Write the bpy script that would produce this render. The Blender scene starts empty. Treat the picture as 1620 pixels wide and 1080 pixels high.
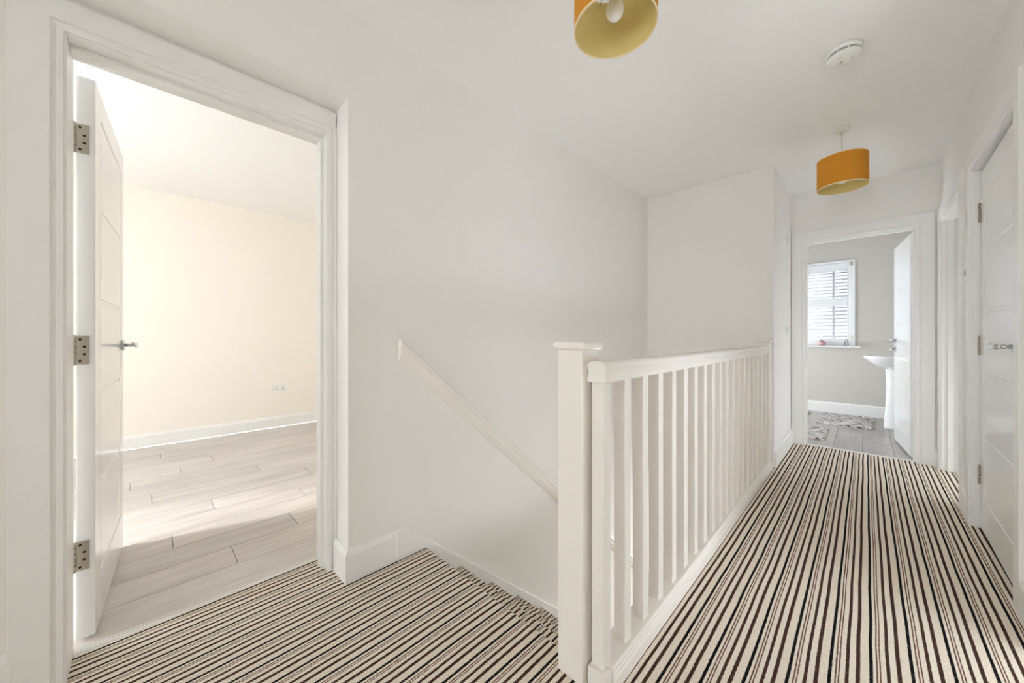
import bpy, math, random
from mathutils import Matrix, Vector
random.seed(7)
R = math.radians
scene = bpy.context.scene
COL = scene.collection

# ------------------------------------------------------------------ camera
CAM_H = 1.06
cam_d = bpy.data.cameras.new('camera')
cam_d.sensor_fit = 'HORIZONTAL'
cam_d.sensor_width = 36.0
cam_d.lens = 568.836 / 1620.0 * 36.0
cam_d.shift_y = -6.8 / 1620.0
cam_d.clip_start = 0.02
cam = bpy.data.objects.new('camera', cam_d)
cam.location = (0, 0, CAM_H)
cam.rotation_euler = (R(90), 0, R(44.564))
COL.objects.link(cam)
scene.camera = cam

# ------------------------------------------------------------------ view
scene.view_settings.view_transform = 'Standard'
scene.view_settings.look = 'None'
scene.view_settings.gamma = 1.0
scene.view_settings.use_curve_mapping = False
scene.view_settings.exposure = 0.72
try:
    scene.cycles.use_denoising = True; scene.cycles.use_light_tree = False
    scene.cycles.max_bounces = 10
    scene.cycles.diffuse_bounces = 9
    scene.cycles.transparent_max_bounces = 16
    scene.cycles.sample_clamp_indirect = 5.0
    scene.cycles.caustics_reflective = False
    scene.cycles.caustics_refractive = False
except Exception:
    pass

# ------------------------------------------------------------------ sky
world = bpy.data.worlds.new('sky')
scene.world = world
world.use_nodes = True
bg = world.node_tree.nodes['Background']
bg.inputs['Color'].default_value = (0.87, 0.935, 1.0, 1)
bg.inputs['Strength'].default_value = 7.0

# weak veiled sun, falling in through the bedroom window
sun_d = bpy.data.lights.new('sun', 'SUN')
sun_d.energy = 2.0
sun_d.angle = R(6.0)
sun_d.color = (1.0, 0.97, 0.92)
sun = bpy.data.objects.new('sun', sun_d)
sun.rotation_euler = Vector((0.28, 1.0, -0.62)).to_track_quat('-Z', 'Y').to_euler()
sun.location = (-3, -12, 9)
COL.objects.link(sun)


def portal(name, loc, size, direction):
    """an opening through which the sky is sampled"""
    d = bpy.data.lights.new(name, 'AREA')
    d.shape = 'RECTANGLE'
    d.size, d.size_y = size
    d.cycles.is_portal = True
    o = bpy.data.objects.new(name, d)
    o.location = loc
    o.rotation_euler = Vector(direction).to_track_quat('-Z', 'Z' if abs(direction[2]) < .5 else 'Y').to_euler()
    COL.objects.link(o)
    return o


# ------------------------------------------------------------------ dimensions
CEIL = 2.474
XW = -1.60      # stairwell wall face
XB = -1.745     # recessed wall with the bedroom door
YC = 0.612      # corner of the recess
XE = -0.54      # corridor wall beyond the stairwell
YE = 3.61       # wall at the end of the stairwell
YB = 4.55       # bathroom wall
XR = 0.43       # wall on the other side of the corridor
SOF = 2.10      # soffit over the bedroom door
YBACK = -4.4    # wall behind the camera

# ------------------------------------------------------------------ materials


def lin(c):
    return tuple(((x / 255) / 12.92 if x / 255 <= .04045 else ((x / 255 + .055) / 1.055) ** 2.4) for x in c) + (1.0,)


class NT:
    def __init__(self, name):
        self.m = bpy.data.materials.new(name)
        self.m.use_nodes = True
        self.t = self.m.node_tree
        self.b = self.t.nodes['Principled BSDF']

    def n(self, typ, **kw):
        x = self.t.nodes.new(typ)
        for k, v in kw.items():
            setattr(x, k, v)
        return x

    def l(self, a, b):
        self.t.links.new(a, b)

    def math(self, op, a, b=None, c=None):
        x = self.n('ShaderNodeMath', operation=op)
        for i, v in enumerate((a, b, c)):
            if v is None:
                continue
            if isinstance(v, (int, float)):
                x.inputs[i].default_value = v
            else:
                self.l(v, x.inputs[i])
        return x.outputs[0]

    def mix(self, fac, a, b):
        x = self.n('ShaderNodeMix', data_type='RGBA')
        for s, v in ((x.inputs[0], fac), (x.inputs[6], a), (x.inputs[7], b)):
            if isinstance(v, (int, float)):
                s.default_value = v
            elif isinstance(v, tuple):
                s.default_value = v
            else:
                self.l(v, s)
        return x.outputs[2]

    def bump(self, h, strength, dist):
        b = self.n('ShaderNodeBump')
        b.inputs['Strength'].default_value = strength
        b.inputs['Distance'].default_value = dist
        self.l(h, b.inputs['Height'])
        self.l(b.outputs[0], self.b.inputs['Normal'])

    def noise(self, scale, detail=3, vec=None, rough=.55):
        x = self.n('ShaderNodeTexNoise')
        x.inputs['Scale'].default_value = scale
        x.inputs['Detail'].default_value = detail
        x.inputs['Roughness'].default_value = rough
        if vec is not None:
            self.l(vec, x.inputs['Vector'])
        return x.outputs['Fac']

    def pos(self, sx=1, sy=1, sz=1):
        g = self.n('ShaderNodeNewGeometry')
        m = self.n('ShaderNodeMapping')
        m.inputs['Scale'].default_value = (sx, sy, sz)
        self.l(g.outputs['Position'], m.inputs['Vector'])
        return m.outputs[0]

    def obj(self, sx=1, sy=1, sz=1):
        g = self.n('ShaderNodeTexCoord')
        m = self.n('ShaderNodeMapping')
        m.inputs['Scale'].default_value = (sx, sy, sz)
        self.l(g.outputs['Object'], m.inputs['Vector'])
        return m.outputs[0]


def plain(name, col, rough=.5, metal=0, spec=None, coat=0, bump=None, var=0.0, vscale=3):
    t = NT(name)
    c = lin(col)
    if var:
        f = t.noise(vscale, 3, t.pos())
        d = tuple(max(0, x * (1 - var)) for x in c[:3]) + (1,)
        e = tuple(min(1, x * (1 + var)) for x in c[:3]) + (1,)
        t.l(t.mix(f, d, e), t.b.inputs['Base Color'])
    else:
        t.b.inputs['Base Color'].default_value = c
    t.b.inputs['Roughness'].default_value = rough
    t.b.inputs['Metallic'].default_value = metal
    if spec is not None:
        t.b.inputs['Specular IOR Level'].default_value = spec
    if coat:
        t.b.inputs['Coat Weight'].default_value = coat
        t.b.inputs['Coat Roughness'].default_value = .12
    if bump:
        t.bump(t.noise(bump[0], 4, t.pos()), bump[1], bump[2])
    return t.m


M = {}
M['wall'] = plain('wall_paint', (240, 238, 235), .75, spec=.25, bump=(260, .08, .002), var=.012, vscale=2)
M['ceiling'] = plain('ceiling_paint', (246, 245, 243), .85, spec=.2, bump=(200, .06, .002), var=.01, vscale=1.5)
M['cream'] = plain('cream_paint', (246, 240, 231), .75, spec=.25, bump=(260, .08, .002), var=.01)
M['greige'] = plain('greige_paint', (205, 201, 195), .7, spec=.3, bump=(260, .08, .002), var=.012)
M['wood'] = plain('white_gloss_paint', (240, 240, 238), .30, spec=.5)
M['door_gloss'] = plain('door_satin_paint', (240, 240, 239), .13, spec=.5)
M['rail'] = plain('cream_white_gloss', (240, 236, 230), .27, spec=.5)
M['chrome'] = plain('chrome', (205, 207, 210), .14, 1)
M['steel'] = plain('brushed_nickel', (190, 182, 168), .3, 1, bump=(400, .1, .001))
M['dark'] = plain('dark_gap', (28, 26, 24), .7)
M['white_plastic'] = plain('white_plastic', (240, 240, 236), .35)
M['cord'] = plain('white_flex', (232, 230, 222), .5)
M['ceramic'] = plain('white_ceramic', (240, 241, 241), .1, coat=.6)
M['shutter'] = plain('shutter_paint', (240, 242, 245), .4)
M['strip'] = plain('threshold_strip', (238, 236, 232), .3)
M['strip_gr'] = plain('threshold_groove', (196, 190, 182), .4)
M['bulb'] = plain('opal_bulb', (240, 239, 234), .25, coat=.3)
M['frame_upvc'] = plain('window_frame_white', (238, 240, 243), .35)
M['pot'] = plain('pink_pot', (214, 172, 174), .4, var=.05, vscale=30)
M['leafm'] = plain('succulent_leaf', (70, 82, 58), .5, var=.2, vscale=60)
M['soil'] = plain('pot_soil', (60, 48, 40), .9, bump=(300, .6, .004))

# glass: thin pane
t = NT('window_glass')
tr = t.n('ShaderNodeBsdfTransparent')
gl = t.n('ShaderNodeBsdfGlossy')
gl.inputs['Roughness'].default_value = .02
fr = t.n('ShaderNodeFresnel')
fr.inputs['IOR'].default_value = 1.35
mx = t.n('ShaderNodeMixShader')
t.l(fr.outputs[0], mx.inputs[0]); t.l(tr.outputs[0], mx.inputs[1]); t.l(gl.outputs[0], mx.inputs[2])
t.l(mx.outputs[0], t.t.nodes['Material Output'].inputs['Surface'])
M['glass'] = t.m
t = NT('bottle_glass')
tr = t.n('ShaderNodeBsdfTransparent'); tr.inputs[0].default_value = (.93, .95, .95, 1)
gl = t.n('ShaderNodeBsdfGlossy'); gl.inputs['Roughness'].default_value = .05
fr = t.n('ShaderNodeFresnel'); fr.inputs['IOR'].default_value = 1.5
mx = t.n('ShaderNodeMixShader')
t.l(fr.outputs[0], mx.inputs[0]); t.l(tr.outputs[0], mx.inputs[1]); t.l(gl.outputs[0], mx.inputs[2])
t.l(mx.outputs[0], t.t.nodes['Material Output'].inputs['Surface'])
M['bottle'] = t.m

t = NT('sky_dimming_glass')
tr = t.n('ShaderNodeBsdfTransparent'); tr.inputs[0].default_value = (.315, .315, .325, 1)  # grey tint dims the sky behind the pane so the slats show
gl = t.n('ShaderNodeBsdfGlossy'); gl.inputs['Roughness'].default_value = .1
fr = t.n('ShaderNodeFresnel'); fr.inputs['IOR'].default_value = 1.3
mx = t.n('ShaderNodeMixShader')
t.l(fr.outputs[0], mx.inputs[0]); t.l(tr.outputs[0], mx.inputs[1]); t.l(gl.outputs[0], mx.inputs[2])
t.l(mx.outputs[0], t.t.nodes['Material Output'].inputs['Surface'])
M['dimming_pane'] = t.m

# striped carpet: stripes run along Y (the corridor), so they depend on world X only
PER = .0935
PH = -.180
t = NT('striped_carpet')
g = t.n('ShaderNodeNewGeometry')
sx = t.n('ShaderNodeSeparateXYZ')
t.l(g.outputs['Position'], sx.inputs[0])
fray = t.noise(260, 3, t.pos(), .7)
drift = t.noise(2.2, 2, t.pos(1, 1, 1))
xx = t.math('ADD', sx.outputs[0], t.math('MULTIPLY', t.math('SUBTRACT', fray, .5), .0075))
xx = t.math('ADD', xx, t.math('MULTIPLY', t.math('SUBTRACT', drift, .5), .008))
u = t.math('FRACT', t.math('DIVIDE', t.math('SUBTRACT', xx, PH), PER))
ramp = t.n('ShaderNodeValToRGB')
cr = ramp.color_ramp
cr.interpolation = 'CONSTANT'
CREAM = lin((247, 237, 222)); CREAM2 = lin((245, 233, 217))
BLACK = lin((14, 12, 12)); BROWN = lin((72, 48, 40)); THIN = lin((104, 66, 50))
stops = [(0, BLACK), (.0085, CREAM), (.0160, THIN), (.0195, CREAM2), (.0235, THIN), (.0270, CREAM),
         (.0390, BROWN), (.0475, CREAM), (.0625, BROWN), (.0730, CREAM2)]
cr.elements[0].position = 0; cr.elements[0].color = BLACK
cr.elements[1].position = stops[1][0] / PER; cr.elements[1].color = stops[1][1]
for p_, c_ in stops[2:]:
    e = cr.elements.new(p_ / PER); e.color = c_
t.l(u, ramp.inputs[0])
tuft = t.noise(230, 4, t.pos(), .8)
shade = t.n('ShaderNodeMapRange')
shade.inputs[1].default_value = .3; shade.inputs[2].default_value = .7
shade.inputs[3].default_value = .70; shade.inputs[4].default_value = 1.16
t.l(tuft, shade.inputs[0])
vm = t.n('ShaderNodeVectorMath', operation='SCALE')
t.l(ramp.outputs[0], vm.inputs[0]); t.l(shade.outputs[0], vm.inputs['Scale'])
fleck = t.n('ShaderNodeMapRange')
fleck.inputs[1].default_value = .58; fleck.inputs[2].default_value = .68
fleck.inputs[3].default_value = 0; fleck.inputs[4].default_value = .35
t.l(t.noise(190, 3, t.pos(1, .5, 1), .7), fleck.inputs[0])
t.l(t.mix(fleck.outputs[0], vm.outputs[0], lin((170, 150, 130))), t.b.inputs['Base Color'])
t.b.inputs['Roughness'].default_value = .95
t.b.inputs['Specular IOR Level'].default_value = .1
t.b.inputs['Sheen Weight'].default_value = .0
t.bump(tuft, .45, .004)
M['carpet'] = t.m


def plank_mat(name, light, dark, tone, rough, grain):
    t = NT(name)
    oi = t.n('ShaderNodeObjectInfo')
    off = t.n('ShaderNodeVectorMath', operation='MULTIPLY')
    cmb = t.n('ShaderNodeCombineXYZ')
    for i in range(3):
        t.l(oi.outputs['Random'], cmb.inputs[i])
    off.inputs[1].default_value = (37, 91, 13)
    t.l(cmb.outputs[0], off.inputs[0])
    add = t.n('ShaderNodeVectorMath', operation='ADD')
    t.l(t.obj(1, .09, 1), add.inputs[0]); t.l(off.outputs[0], add.inputs[1])
    n1 = t.noise(24, 6, add.outputs[0], .65)
    add2 = t.n('ShaderNodeVectorMath', operation='ADD')
    t.l(t.obj(1, .03, 1), add2.inputs[0]); t.l(off.outputs[0], add2.inputs[1])
    n2 = t.noise(110, 3, add2.outputs[0], .6)
    add3 = t.n('ShaderNodeVectorMath', operation='ADD')
    t.l(t.obj(1, .4, 1), add3.inputs[0]); t.l(off.outputs[0], add3.inputs[1])
    n3 = t.noise(5, 3, add3.outputs[0])
    f = t.math('ADD', t.math('MULTIPLY', n1, .55), t.math('ADD', t.math('MULTIPLY', n2, .25), t.math('MULTIPLY', n3, .3)))
    mr = t.n('ShaderNodeMapRange')
    mr.inputs[1].default_value = .36; mr.inputs[2].default_value = .74
    t.l(f, mr.inputs[0])
    c = t.mix(mr.outputs[0], lin(dark), lin(light))
    c2 = t.n('ShaderNodeVectorMath', operation='SCALE')
    t.l(c, c2.inputs[0])
    t.l(t.math('ADD', 1 - tone / 2, t.math('MULTIPLY', oi.outputs['Random'], tone)), c2.inputs['Scale'])
    t.l(c2.outputs[0], t.b.inputs['Base Color'])
    t.b.inputs['Roughness'].default_value = rough
    t.bump(n2, grain, .002)
    return t.m


M['plank'] = plank_mat('pale_oak_laminate', (218, 213, 209), (182, 175, 170), .14, .38, .12)
M['plank_b'] = plank_mat('grey_laminate', (186, 182, 177), (148, 143, 138), .20, .34, .08)

# rug: pale tufts with streaks of grey and black
t = NT('shaggy_rug')
n1 = t.noise(34, 4, t.obj(.55, 2.2, 1), .7)
rp = t.n('ShaderNodeValToRGB')
rp.color_ramp.elements[0].position = .39; rp.color_ramp.elements[0].color = lin((40, 38, 40))
rp.color_ramp.elements[1].position = .53; rp.color_ramp.elements[1].color = lin((226, 221, 216))
e = rp.color_ramp.elements.new(.46); e.color = lin((158, 150, 147))
t.l(n1, rp.inputs[0])
t.l(rp.outputs[0], t.b.inputs['Base Color'])
t.b.inputs['Roughness'].default_value = .95
t.bump(t.noise(160, 3, t.obj()), .8, .01)
M['rug'] = t.m

# woven mustard lamp shade
def shade_mat(name, a, b):
    t = NT(name)
    n = t.noise(90, 4, t.obj(6, 6, .35), .7)
    n2 = t.noise(70, 3, t.obj(.6, .6, 7), .6)
    f = t.math('ADD', t.math('MULTIPLY', n, .7), t.math('MULTIPLY', n2, .3))
    mr = t.n('ShaderNodeMapRange'); mr.inputs[1].default_value = .35; mr.inputs[2].default_value = .65
    t.l(f, mr.inputs[0])
    t.l(t.mix(mr.outputs[0], lin(a), lin(b)), t.b.inputs['Base Color'])
    t.b.inputs['Roughness'].default_value = .8
    t.b.inputs['Specular IOR Level'].default_value = .2
    t.bump(f, .25, .002)
    return t.m


M['shade_out'] = shade_mat('mustard_fabric', (200, 130, 32), (226, 158, 62))
M['shade_in'] = plain('shade_lining', (226, 208, 142), .7, spec=.3)
M['shade_rim'] = plain('shade_rim', (244, 226, 190), .6)

# ------------------------------------------------------------------ mesh helper


class MB:
    def __init__(self):
        self.v = []; self.f = []; self.sm = []; self.x = Matrix.Identity(4)

    def add(self, vs, fs, smooth=False):
        o = len(self.v)
        self.v += [tuple(self.x @ Vector(p)) for p in vs]
        self.f += [tuple(i + o for i in q) for q in fs]
        self.sm += [smooth] * len(fs)

    def box(self, x0, x1, y0, y1, z0, z1):
        self.add([(x0, y0, z0), (x1, y0, z0), (x1, y1, z0), (x0, y1, z0), (x0, y0, z1), (x1, y0, z1), (x1, y1, z1), (x0, y1, z1)],
                 [(0, 3, 2, 1), (4, 5, 6, 7), (0, 1, 5, 4), (1, 2, 6, 5), (2, 3, 7, 6), (3, 0, 4, 7)])
        return self

    def prism(self, prof, a0, a1, axis, smooth=False):
        """prof: 2-D loop; axis 'x': (y,z), 'y': (x,z), 'z': (x,y)"""
        def P(p, a):
            return {'x': (a, p[0], p[1]), 'y': (p[0], a, p[1]), 'z': (p[0], p[1], a)}[axis]
        n = len(prof)
        self.add([P(p, a0) for p in prof] + [P(p, a1) for p in prof],
                 [(i, (i + 1) % n, n + (i + 1) % n, n + i) for i in range(n)], smooth)
        self.add([P(p, a0) for p in prof], [tuple(range(n))])
        self.add([P(p, a1) for p in prof], [tuple(range(n))[::-1]])
        return self

    def loft(self, rings, caps=True, smooth=True, closed=True):
        n = len(rings[0])
        vs = [p for r in rings for p in r]
        fs = []
        for k in range(len(rings) - 1):
            for i in range(n if closed else n - 1):
                j = (i + 1) % n
                fs.append((k * n + i, k * n + j, (k + 1) * n + j, (k + 1) * n + i))
        self.add(vs, fs, smooth)
        if caps:
            self.add(rings[0], [tuple(range(n))[::-1]])
            self.add(rings[-1], [tuple(range(n))])
        return self

    def lathe(self, prof, cx=0, cy=0, seg=40, caps=True, smooth=True):
        rings = [[(cx + r * math.cos(2 * math.pi * i / seg), cy + r * math.sin(2 * math.pi * i / seg), z) for i in range(seg)] for r, z in prof]
        return self.loft(rings, caps, smooth)

    def cyl(self, p0, p1, r, seg=16, r1=None):
        p0, p1 = Vector(p0), Vector(p1)
        d = (p1 - p0).normalized()
        a = d.orthogonal().normalized(); b = d.cross(a)
        r1 = r if r1 is None else r1
        rings = [[tuple(p + (a * math.cos(2 * math.pi * i / seg) + b * math.sin(2 * math.pi * i / seg)) * q) for i in range(seg)] for p, q in ((p0, r), (p1, r1))]
        return self.loft(rings)

    def build(self, name, mat, parent=None, bevel=0, seg=2, origin=None, angle=35, weld=True):
        me = bpy.data.meshes.new(name)
        xs = [p[0] for p in self.v]; ys = [p[1] for p in self.v]; zs = [p[2] for p in self.v]
        c = Vector(origin) if origin is not None else Vector(((min(xs) + max(xs)) / 2, (min(ys) + max(ys)) / 2, min(zs)))
        me.from_pydata([tuple(Vector(p) - c) for p in self.v], [], self.f)
        me.polygons.foreach_set('use_smooth', self.sm)
        me.materials.append(M[mat] if isinstance(mat, str) else mat)
        me.update()
        import bmesh
        bm = bmesh.new(); bm.from_mesh(me)
        if weld:
            bmesh.ops.remove_doubles(bm, verts=bm.verts, dist=1e-6)
        bmesh.ops.recalc_face_normals(bm, faces=bm.faces)
        bm.to_mesh(me); bm.free()
        o = bpy.data.objects.new(name, me)
        COL.objects.link(o)
        o.location = c
        if parent is not None:
            o.parent = parent
            o.location = c - wloc(parent)
        if bevel:
            m = o.modifiers.new('edge', 'BEVEL')
            m.width = bevel; m.segments = seg; m.limit_method = 'ANGLE'; m.angle_limit = R(angle)
            m.harden_normals = False
        return o


def wloc(o):
    l = o.location.copy()
    while o.parent is not None:
        o = o.parent
        l = l + o.location
    return l


def tag(o, label, cat, group=None, kind=None):
    o['label'] = label
    o['category'] = cat
    if group:
        o['group'] = group
    if kind:
        o['kind'] = kind
    return o


def empty(name, loc, label=None, cat=None, group=None, kind=None, parent=None):
    o = bpy.data.objects.new(name, None)
    o.empty_display_size = .1
    COL.objects.link(o)
    o.location = Vector(loc)
    if parent is not None:
        o.parent = parent
        o.location = Vector(loc) - wloc(parent)
    if label:
        tag(o, label, cat, group, kind)
    return o


def struct(name, mb, mat, label, cat, bevel=0):
    return tag(mb.build(name, mat, bevel=bevel, weld=False), label, cat, kind='structure')


# ------------------------------------------------------------------ walls
GZ = -2.535     # ground floor level
b = MB()
b.box(-1.885, XB, YBACK, -.195, 0, CEIL)                    # recessed wall, near side of the door
b.box(-1.885, XB, -.195, YC, 2.02, CEIL)                    # over the door
b.box(XB, XW, YBACK, YC, SOF, CEIL)                         # bulkhead above the door
b.box(-1.885, XW, YC, YE + .1, GZ, CEIL)                    # stairwell wall
b.box(-1.885, XW, YE + .1, 6.0, GZ, -.3)                    # hall below
struct('wall_left', b, 'wall', 'long plain white wall beside the stairs, recessed around the bedroom door', 'wall')
b = MB()
b.box(XW, XE, YE, YE + .1, -.3, CEIL)
b.box(XE - .1, XE, YE + .1, YB, -.3, CEIL)
struct('wall_stairwell', b, 'wall', 'white wall block closing the far end of the stairwell, with an outer corner', 'wall')
b = MB()
b.box(-.66, -.56, 1.02, 6.0, GZ, -.18)
struct('wall_understairs', b, 'wall', 'white wall of the stairwell below the balustrade', 'wall')
# bathroom partition with door opening
b = MB()
OX0, OX1 = -.455, .327
b.box(-1.75, OX0, YB, 4.66, 0, CEIL)
b.box(OX1, .60, YB, 4.66, 0, CEIL)
b.box(OX0, OX1, YB, 4.66, 2.015, CEIL)
struct('wall_back', b, 'wall', 'white wall at the end of the corridor around the bathroom door', 'wall')
# right wall with two openings
b = MB()
b.box(XR, XR + .1, YBACK, 1.25, 0, CEIL)
b.box(XR, XR + .1, 1.25, 2.10, 2.015, CEIL)
b.box(XR, XR + .1, 2.10, 2.41, 0, CEIL)
b.box(XR, XR + .1, 2.41, 3.275, 2.015, CEIL)
b.box(XR, XR + .1, 3.275, 3.59, 0, CEIL)
b.box(XR, XR + .1, 3.59, 4.48, 2.015, CEIL)
b.box(XR, XR + .1, 4.48, YB, 0, CEIL)
struct('wall_right', b, 'wall', 'white corridor wall with a closed cupboard door and an open doorway', 'wall')
# behind the camera: landing wall with an unseen opening added as back light
b = MB()
WX0, WX1, WZ0, WZ1 = -1.1, .38, .05, 1.4
b.box(-1.885, WX0, YBACK - .2, YBACK, 0, CEIL)
b.box(WX1, XR + .1, YBACK - .2, YBACK, 0, CEIL)
b.box(WX0, WX1, YBACK - .2, YBACK, 0, WZ0)
b.box(WX0, WX1, YBACK - .2, YBACK, WZ1, CEIL)
struct('wall_front', b, 'wall', 'white landing wall behind the viewpoint, with an unseen opening added for light', 'wall')
portal('landing_added_opening', ((WX0 + WX1) / 2, YBACK - .1, (WZ0 + WZ1) / 2), (WX1 - WX0, WZ1 - WZ0), (0, 1, 0))
b = MB(); b.box(XB, -1.44, -1.06, -.96, 0, CEIL)  # unseen screen added to keep back light off the left wall
struct('wall_light_block', b, 'wall', 'short white screen added unseen behind the viewpoint to shade the left wall', 'wall')
# ceiling
b = MB()
b.box(-1.885, .53, YBACK - .2, YB + .05, CEIL, CEIL + .12)
struct('ceiling', b, 'ceiling', 'flat white ceiling over the landing and corridor', 'ceiling')

# bedroom shell
BX = -4.97
BY0, BY1 = -2.0, 2.3
b = MB(); b.box(BX - .15, BX, BY0 - .2, BY1 + .3, 0, 2.55)
struct('wall_bedroom_far', b, 'cream', 'cream bedroom wall with a low socket, seen through the doorway', 'wall')
b = MB()
W0, W1, WS, WH = -3.78, -2.52, .55, 2.1
b.box(BX, W0, BY0 - .3, BY0, 0, 2.55); b.box(W1, -1.885, BY0 - .3, BY0, 0, 2.55)
b.box(W0, W1, BY0 - .3, BY0, 0, WS); b.box(W0, W1, BY0 - .3, BY0, WH, 2.55)
b.box(BX, -1.885, BY1, BY1 + .2, 0, 2.55)
struct('wall_bedroom_side', b, 'cream', 'cream bedroom side walls around a window out of view', 'wall')
portal('bedroom_window_light', ((W0 + W1) / 2, BY0 - .15, (WS + WH) / 2), (W1 - W0, WH - WS), (0, 1, 0))
b = MB(); b.box(BX, -1.885, BY0, BY1, 2.50, 2.6)
struct('ceiling_bedroom', b, 'ceiling', 'bright white bedroom ceiling seen through the doorway', 'ceiling')

# bathroom shell
BTX0, BTX1, BTY = -1.75, .50, 6.75
SHX0, SHX1, SHZ0, SHZ1 = -1.43, -.112, .945, 2.11
b = MB()
b.box(BTX0 - .1, SHX0, BTY, BTY + .3, 0, CEIL)
b.box(SHX1, BTX1 + .1, BTY, BTY + .3, 0, CEIL)
b.box(SHX0, SHX1, BTY, BTY + .3, 0, SHZ0 - .03)
b.box(SHX0, SHX1, BTY, BTY + .3, SHZ1, CEIL)
struct('wall_bathroom_far', b, 'greige', 'pale grey bathroom wall around the shuttered window', 'wall')
b = MB()
b.box(BTX1, BTX1 + .1, 4.66, BTY, 0, CEIL)
QY0, QY1, QZ0, QZ1 = 5.2, 6.2, .3, 1.35  # unseen opening added in the side wall to brighten the bathroom
b.box(BTX0 - .1, BTX0, 4.66, QY0, 0, CEIL); b.box(BTX0 - .1, BTX0, QY1, BTY, 0, CEIL)
b.box(BTX0 - .1, BTX0, QY0, QY1, 0, QZ0); b.box(BTX0 - .1, BTX0, QY0, QY1, QZ1, CEIL)
portal('bathroom_added_opening', (BTX0 - .05, (QY0 + QY1) / 2, (QZ0 + QZ1) / 2), (QY1 - QY0, QZ1 - QZ0), (1, 0, 0))
struct('wall_bathroom_side', b, 'greige', 'pale grey bathroom side walls, one carrying the basin', 'wall')
b = MB(); b.box(BTX0 - .1, BTX1 + .1, YB + .05, BTY + .1, CEIL, CEIL + .12)
struct('ceiling_bathroom', b, 'ceiling', 'white bathroom ceiling above the greige walls', 'ceiling')
portal('bathroom_window_light', ((SHX0 + SHX1) / 2, BTY + .2, (SHZ0 + SHZ1) / 2), (SHX1 - SHX0, SHZ1 - SHZ0), (0, -1, 0))

# side room beyond the open doorway in the right wall, and the cupboard
b = MB()
RX1 = 1.4
b.box(.53, RX1, 3.28, 3.38, 0, CEIL)
b.box(.60, RX1, 4.60, 4.66, 0, CEIL)
b.box(RX1, RX1 + .2, 3.28, 4.66, 0, .05)
b.box(RX1, RX1 + .2, 3.28, 4.66, .48, CEIL)
b.box(RX1, RX1 + .2, 3.28, 3.50, .05, .48)
b.box(RX1, RX1 + .2, 4.50, 4.66, .05, .48)
struct('wall_side_room', b, 'wall', 'white walls of the side room beyond the open doorway', 'wall')
portal('side_room_low_opening', (RX1 + .1, 4.0, .265), (1.0, .43), (-1, 0, 0))  # low unseen opening, shaped to throw daylight up at the corridor ceiling
b = MB(); b.box(.53, RX1 + .2, 3.28, 4.66, CEIL, CEIL + .1)
struct('ceiling_side_room', b, 'ceiling', 'white ceiling of the side room beyond the open doorway', 'ceiling')
b = MB(); b.box(.53, RX1, 3.38, 4.60, -.1, 0)
struct('floor_side_room', b, 'carpet', 'striped carpet of the side room beyond the open doorway', 'floor')
b = MB()  # unseen room added to light the stair wall and landing ceiling
b.box(.53, RX1, .95, 1.05, 0, CEIL); b.box(.53, RX1, 2.2, 2.3, 0, CEIL)
b.box(RX1, RX1 + .2, .95, 2.3, 0, .05); b.box(RX1, RX1 + .2, .95, 2.3, .70, CEIL)
b.box(RX1, RX1 + .2, .95, 1.08, .05, .70); b.box(RX1, RX1 + .2, 2.18, 2.3, .05, .70)
struct('wall_added_room', b, 'wall', 'white walls of an unseen room added beside the viewpoint to let in light', 'wall')
portal('added_room_opening', (RX1 + .1, 1.63, .375), (1.1, .65), (-1, 0, 0))
b = MB(); b.box(.53, RX1 + .2, .95, 2.3, CEIL, CEIL + .1)
struct('ceiling_added_room', b, 'ceiling', 'white ceiling of the added unseen room beside the viewpoint', 'ceiling')
b = MB(); b.box(.43, RX1, 1.05, 2.2, -.1, 0)
struct('floor_added_room', b, 'carpet', 'striped carpet of the added unseen room beside the viewpoint', 'floor')
b = MB()
b.box(1.1, 1.2, 2.3, 3.28, 0, CEIL); b.box(.53, 1.1, 2.3, 2.4, 0, CEIL); b.box(.53, 1.1, 2.4, 3.28, CEIL, CEIL + .05); b.box(.53, 1.1, 2.4, 3.28, -.05, 0)
struct('wall_cupboard', b, 'wall', 'white inside of the cupboard behind the closed door', 'wall')

# ------------------------------------------------------------------ floors
NOS = 1.0          # nosing of the landing
RISE, GOING = .195, .225


def nose(y, z, r=.019):
    """rounded carpet nosing whose front is at y, top at z"""
    pts = []
    for k in range(9):
        a = math.pi / 2 - math.pi * k / 8
        pts.append((y - r + r * math.cos(a), z - r + r * math.sin(a)))
    return pts


b = MB()
prof = [(YBACK, -.2), (YBACK, 0)] + nose(NOS, 0) + [(NOS - .03, -.045), (NOS - .03, -.2)]
b.prism(prof, XW, -.66, 'x')
b.box(-.66, XR, YBACK, .95, -.2, 0)
b.box(-.66, -.54, .95, 1.03, -.2, 0)
b.box(-.54, XR, .95, YB, -.2, 0)
b.box(XB, XW, YBACK, YC, -.2, 0)
b.box(-1.872, XB, -.195, YC, -.2, 0)
b.box(OX0, OX1, YB, YB + .03, -.2, 0)
b.box(XR, XR + .1, 3.59, 4.48, -.2, 0)
b.box(XR, XR + .1, 2.41, 3.275, -.2, 0)
b.box(XE - .0, XE + .001, YE, YB, -.2, 0)
struct('floor', b, 'carpet', 'striped beige, brown and black carpet of the landing and corridor', 'floor')

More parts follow.
